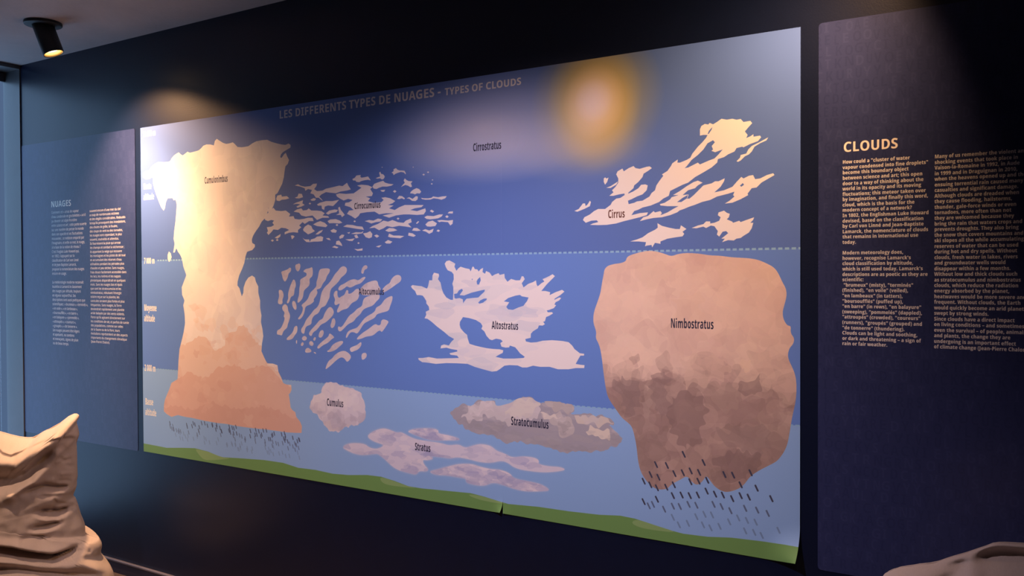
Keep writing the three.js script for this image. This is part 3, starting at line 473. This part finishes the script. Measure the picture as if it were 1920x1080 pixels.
function textPanel(label, x0, x1, paint) {
  const g = new THREE.Group(); g.name = numbered('text_panel'); g.position.set((x0 + x1) / 2, PY0 - 0.004, 0.0004); scene.add(g);
  g.userData = { label, category: 'panel' };
  const w = x1 - x0, h = PH + 0.006, r = 0.012, s = new THREE.Shape();
  s.moveTo(-w / 2 + r, 0); s.lineTo(w / 2 - r, 0); s.quadraticCurveTo(w / 2, 0, w / 2, r); s.lineTo(w / 2, h - r); s.quadraticCurveTo(w / 2, h, w / 2 - r, h); s.lineTo(-w / 2 + r, h); s.quadraticCurveTo(-w / 2, h, -w / 2, h - r); s.lineTo(-w / 2, r); s.quadraticCurveTo(-w / 2, 0, -w / 2 + r, 0);
  const geo = new THREE.ExtrudeGeometry(s, { depth: 0.0012, bevelEnabled: false, curveSegments: 6 });
  const p = geo.attributes.position, uv = geo.attributes.uv; for (let i = 0; i < p.count; i++) uv.setXY(i, p.getX(i) / w + 0.5, p.getY(i) / h);
  const cw = Math.min(2048, Math.round(w * 1380)), ch = 2040;
  const tex = canvasTexture(cw, ch, (ctx) => {
    ctx.scale(cw / w, ch / h);
    ctx.fillStyle = '#2f3864'; ctx.fillRect(0, 0, w, h);
    // tone-on-tone pattern of jumbled capitals
    const rr = rng(x0 < -2 ? 401 : 402), L = 'KYLAVERSTNUGIOCD';
    for (let y = 0.03; y < h + 0.03; y += 0.032) for (let x = -0.01; x < w;) { const k = 0.026 + 0.01 * rr(); ctx.save(); ctx.translate(x, y + 0.004 * (rr() - 0.5)); ctx.scale(k / 100, 0.036 / 100); ctx.font = 'bold 100px sans-serif'; ctx.fillStyle = rr() < 0.6 ? '#2b345f' : '#343d6a'; ctx.fillText(L[rr() * L.length | 0], 0, 0); ctx.restore(); x += k * 0.78; }
    paint(ctx, (px, py) => { const [X, Y] = onWall(px, py); return [X - x0, PY0 - 0.004 + h - Y]; });
  });
  mesh('board', geo, new THREE.MeshStandardMaterial({ map: tex, roughness: 0.34, bumpMap: rep(paperBump, 4, 6), bumpScale: 0.0001 }), g);
}
function column(ctx, text, at, from, toY, widest, capM, weight = 'bold') { // from: baseline start of the first line; toY: baseline of the last; widest: photo x where the longest line ends
  const lines = text.split('\n'), [x, y0] = at(...from), y1 = at(from[0], toY)[1], x1 = at(widest, from[1])[0];
  ctx.font = `${weight} 100px sans-serif`; ctx.fillStyle = '#f2ede8';
  const longest = Math.max(...lines.map((l) => ctx.measureText(l).width)), pitch = (y1 - y0) / (lines.length - 1), sx = (x1 - x) / longest;
  lines.forEach((l, i) => { ctx.save(); ctx.translate(x, y0 + i * pitch); ctx.scale(sx, pitch * capM / 71.4); ctx.fillText(l, 0, 0); ctx.restore(); });
}
function heading(ctx, str, a, b, h) { ctx.save(); ctx.translate(...a); ctx.font = 'bold 100px sans-serif'; ctx.fillStyle = '#f4eee6'; ctx.scale((b - a[0]) / ctx.measureText(str).width, h / 71.4); ctx.fillText(str, 0, 0); ctx.restore(); }
textPanel('dark panel headed CLOUDS with english text in two columns', -0.5851, 0.32, (ctx, at) => {
  const h = at(1581, 285.5); heading(ctx, 'CLOUDS', h, at(1684.5, 280)[0], h[1] - at(1581, 267.5)[1]);
  column(ctx, ENGLISH[0], at, [1580, 307.5], 647, 1742, 0.62); column(ctx, ENGLISH[1], at, [1752.5, 297.5], 653, 1932, 0.62);
});
textPanel('dark panel headed NUAGES with french text in two columns', -4.593, -3.6268, (ctx, at) => {
  const h = at(96, 389); heading(ctx, 'NUAGES', h, at(134, 386)[0], h[1] - at(96, 378)[1]);
  column(ctx, FRENCH[0], at, [97, 401], 645, 163.5, 0.6, ''); column(ctx, FRENCH[1], at, [168.5, 398], 642, 240, 0.6, '');
});
// ---------------------------------------------------------------- bean bags
const weave = grain(256, 77, 0, 1, [[90, 1], [125, 1]]), weaveTone = grain(256, 78, 0.86, 1, [[6, 0.6], [40, 0.6], [120, 1]]);
const segDist = (p, a, b) => { const dx = b[0] - a[0], dy = b[1] - a[1], t = Math.max(0, Math.min(1, ((p[0] - a[0]) * dx + (p[1] - a[1]) * dy) / (dx * dx + dy * dy || 1e-9))); return [Math.hypot(p[0] - a[0] - t * dx, p[1] - a[1] - t * dy), t]; };
const inside = (p, P) => { let c = false; for (let i = 0, j = P.length - 1; i < P.length; j = i++) if ((P[i][1] > p[1]) !== (P[j][1] > p[1]) && p[0] < (P[j][0] - P[i][0]) * (p[1] - P[i][1]) / (P[j][1] - P[i][1]) + P[i][0]) c = !c; return c; };
const smooth = (a, b, x) => { const t = Math.max(0, Math.min(1, (x - a) / (b - a))); return t * t * (3 - 2 * t); };
// A filled fabric sack. Its outline lies in an upright plane through `at`; it bulges to the front and to the back of that plane.
// folds: creases and ridges [points, height, width]; flaps: overlapping pieces of cloth [outline, height, width of the edge]
function beanBag({ at, normal, outline, centre, front, back, folds, flaps, label, color, seed }) {
  const n = new THREE.Vector3(...normal).normalize(), t = new THREE.Vector3(n.z, 0, -n.x), o = new THREE.Vector3(...at);
  const N = 420, M = 150, pos = [], uv = [], idx = [], P = outline;
  const rad = [];
  for (let i = 0; i < N; i++) {
    const a = i / N * 2 * Math.PI, d = [Math.cos(a), Math.sin(a)]; let best = 0.2;
    for (let k = 0; k < P.length; k++) { const p = P[k], q = P[(k + 1) % P.length], ex = q[0] - p[0], ey = q[1] - p[1], den = d[0] * ey - d[1] * ex; if (Math.abs(den) < 1e-9) continue; const wx = p[0] - centre[0], wy = p[1] - centre[1], s = (wx * ey - wy * ex) / den, u = (wx * d[1] - wy * d[0]) / den; if (s > 0 && u >= -1e-6 && u <= 1 + 1e-6) best = Math.max(best, s); }
    rad.push(best);
  }
  const nz = createNoise2D(rng(seed));
  const relief = (p) => {
    let h = 0;
    for (const [L, amp, w] of folds) { let d = 9, tt = 0; for (let k = 0; k < L.length - 1; k++) { const [x, u] = segDist(p, L[k], L[k + 1]); if (x < d) { d = x; tt = (k + u) / (L.length - 1); } } const taper = smooth(-0.02, 0.22, tt) * smooth(1.02, 0.78, tt) ; h += (w > 0.011 ? 1.9 : 0.8) * amp * Math.exp(-((d / w) ** 2)) * (0.25 + 0.75 * taper); }
    for (const [L, amp, w] of flaps) { let d = 9; for (let k = 0; k < L.length; k++) d = Math.min(d, segDist(p, L[k], L[(k + 1) % L.length])[0]); h += 1.3 * amp * smooth(-w, w, inside(p, L) ? d : -d); }
    return h + 0.006 * nz(p[0] * 7, p[1] * 7) + 0.0022 * nz(p[0] * 22, p[1] * 17);
  };
  for (let side = 0; side < 2; side++) for (let j = 0; j <= M; j++) for (let i = 0; i < N; i++) {
    const rho = 1 - (1 - j / M) ** 1.25, a = i / N * 2 * Math.PI, p = [centre[0] + Math.cos(a) * rad[i] * rho, centre[1] + Math.sin(a) * rad[i] * rho];
    const bulge = (1 - rho ** 2.6) ** 0.55, w = side ? -back * bulge : front * bulge + relief(p) * (1 - rho ** 40) * smooth(0, 0.06, p[1]);
    const y = Math.max(0.002, p[1]);
    pos.push(t.x * p[0] + n.x * w, y, t.z * p[0] + n.z * w); uv.push(p[0] * 1.6, p[1] * 1.6);
  }
  const R = (M + 1) * N;
  for (let side = 0; side < 2; side++) for (let j = 0; j < M; j++) for (let i = 0; i < N; i++) { const a = side * R + j * N + i, b = side * R + j * N + (i + 1) % N, c = a + N, d = b + N; side ? idx.push(a, b, c, b, d, c) : idx.push(a, c, b, b, c, d); }
  let g = new THREE.BufferGeometry(); g.setAttribute('position', new THREE.Float32BufferAttribute(pos, 3)); g.setAttribute('uv', new THREE.Float32BufferAttribute(uv, 2)); g.setIndex(idx);
  g = mergeVertices(g, 1e-5); g.computeVertexNormals();
  const bag = new THREE.Group(); bag.name = numbered('bean_bag'); bag.position.set(o.x, 0, o.z); scene.add(bag);
  bag.userData = { label, category: 'bean bag' };
  const mat = new THREE.MeshPhysicalMaterial({ color, map: rep(weaveTone, 3, 3), roughness: 0.9, sheen: 0.25, sheenRoughness: 0.6, bumpMap: rep(weave, 6, 6), bumpScale: 0.0004 });
  mesh('cover', g, mat, bag);
  // the stitched seam that runs round the edge of the cover
  const loop = []; for (let i = 0; i < N; i += 3) { const a = i / N * 2 * Math.PI, r = rad[i] * 0.998, y = centre[1] + Math.sin(a) * r; loop.push(new THREE.Vector3(t.x * (centre[0] + Math.cos(a) * r), Math.max(0.005, y), t.z * (centre[0] + Math.cos(a) * r))); }
  mesh('seam_piping', new THREE.TubeGeometry(new THREE.CatmullRomCurve3(loop, true), 500, 0.0026, 5, true), mat, bag);
  return bag;
}
const toPlane = (at, normal) => { const n = new THREE.Vector3(...normal).normalize(), t = new THREE.Vector3(n.z, 0, -n.x), o = new THREE.Vector3(...at); return (px, py) => { const d = ray(px, py), s = o.clone().sub(camera.position).dot(n) / d.dot(n), q = camera.position.clone().addScaledVector(d, s).sub(o); return [q.dot(t), q.y + o.y]; }; };
const listOf = (f, k, x0, y0, l) => { const r = []; for (let i = 0; i < l.length; i += 2) r.push(f(x0 + l[i] / k, y0 + l[i + 1] / k)); return r; };
const clothColor = lin(0.58, 0.49, 0.44);
{
  const at = [-3.55, 0, 0.42], normal = [0.83, 0, 0.557], f = toPlane(at, normal);
  const J = (...l) => listOf(f, 6.75, 0, 760, l), K = (...l) => listOf(f, 6.75, 0, 920, l), V = (...l) => listOf(f, 1, 0, 0, l);
  const outline = [...V(-250,790,-190,772,-120,790,-60,800), ...J(0,340,120,375,250,405,350,415,440,410,480,380,560,330,680,280,790,210,860,150,920,115,965,105,1000,125,1005,150,975,175,965,210,980,260,990,320,1000,378,970,420,965,480,970,600,972,750,978,900,965,960,970,1020,940,1080), ...K(928,40,925,80,965,120,990,200,1020,300,1050,370,1072,430,1075,520,1090,560,1150,568,1210,575,1260,615,1290,680,1280,740,1270,790,1285,830,1340,890,1390,950,1420,1000,1445,1080), ...V(219,1105,217,1130,204,1152,180,1158)].concat([[-0.3, 0], [-0.9, 0]], V(-262,1120,-280,1060,-275,980,-262,900,-268,850));
  beanBag({ at, normal, outline, centre: f(-40, 962), front: 0.2, back: 0.3, seed: 5, color: clothColor, label: 'large beige fabric bean bag with a folded corner, slumped below the french text panel',
    flaps: [[J(-400,330,0,340,440,410,560,330,790,210,960,100,1010,130,1040,395,900,350,760,332,640,352,440,440,330,500,200,548,90,520,20,470,-100,420), 0.02, 0.006],
      [K(-400,600,0,645,400,688,700,724,900,690,1080,650,1180,690,1230,760,1290,830,1460,1000,1460,1300,-400,1300), 0.03, 0.012],
      [K(900,660,1040,600,1130,560,1260,590,1310,700,1280,800,1220,740,1150,660,1080,640), 0.018, 0.008],
      [K(720,20,760,65,860,105,960,125,1010,200,900,190,760,235,660,225,700,100), -0.012, 0.008]],
    folds: [[J(-200,560,0,600,250,620,500,470,720,375,870,440), 0.028, 0.032], [J(-200,840,0,870,200,860,400,770,600,610,760,470), -0.034, 0.03], [J(100,1060,220,1000,480,840,620,680,750,540,850,470), 0.022, 0.022],
      [J(300,1000,450,945,600,935,760,975,880,985), -0.02, 0.014], [J(770,590,840,640,930,640), -0.009, 0.006], [J(850,700,900,730,970,745), -0.009, 0.006], [J(740,880,850,890,930,930), -0.01, 0.008], [J(720,660,800,620,900,610), 0.007, 0.006], [J(780,800,860,800,950,830), 0.008, 0.008],
      [J(700,950,800,968,880,980), -0.012, 0.006], [J(740,1020,840,1030,940,960), 0.012, 0.008], [J(560,1040,700,1060,830,1075), -0.012, 0.008],
      [K(520,165,640,170,760,205,900,190), -0.03, 0.014], [K(500,200,640,260,780,260,920,200), 0.016, 0.01], [K(440,350,620,335,800,310), -0.018, 0.012], [K(440,400,600,400,800,340), 0.01, 0.01], [K(300,450,480,450,640,470), -0.01, 0.012], [K(-200,480,0,500,300,520,560,590,800,620,1000,610), 0.018, 0.018],
      [K(-300,540,0,565,200,595,500,670,700,705,900,660,1080,605), -0.034, 0.017], [K(-300,790,0,800,300,800,600,850,900,905,1150,950,1340,955), -0.022, 0.02], [K(900,800,1050,760,1200,830,1330,930), 0.012, 0.015], [K(1080,710,1160,750,1240,810), -0.014, 0.008], [K(0,940,300,930,700,970,1100,1010,1300,1030), 0.014, 0.022], [K(-100,1060,200,1060,500,1090), -0.02, 0.02]] });
}
{
  const at = [0.05, 0, 0.5], normal = [0, 0, 1], f = toPlane(at, normal);
  const M = (...l) => listOf(f, 6.4, 1620, 980, l);
  const outline = [...M(225,625,300,585,400,545,470,528,530,528,600,510,700,498,830,488,920,455,1050,410,1200,370,1330,325,1450,285,1540,250,1620,240,1750,245,1920,255,2300,270,2900,230,3500,190,3700,260,3750,500,3800,900)].concat([[0.83, 0.4], [0.86, 0.2], [0.8, 0.03], [0.7, 0], [-0.3, 0], [-0.42, 0.03], [-0.47, 0.2], [-0.44, 0.42], [-0.4, 0.6]], M(205,680));
  beanBag({ at, normal, outline, centre: [0.2, 0.4], front: 0.26, back: 0.2, seed: 9, color: clothColor, label: 'large beige fabric bean bag in the shade below the english text panel',
    flaps: [[M(830,488,1000,492,1150,482,1300,466,1430,458,1600,475,1750,495,1920,512,2600,560,3900,600,3900,4000,-600,4000,-600,700,225,640,470,535,700,505), 0.035, 0.006]],
    folds: [[M(548,535,528,600,505,760), -0.03, 0.012], [M(1340,480,1170,520,1060,580,970,680,900,820), -0.04, 0.022], [M(1200,620,1350,560,1500,500), 0.015, 0.016], [M(1300,400,1500,370,1700,375,1950,390,2400,400), -0.05, 0.03], [M(640,540,760,560,900,600), 0.012, 0.014], [M(1560,480,1570,620,1600,760), -0.01, 0.01]] });
}
renderer.render(scene, camera);
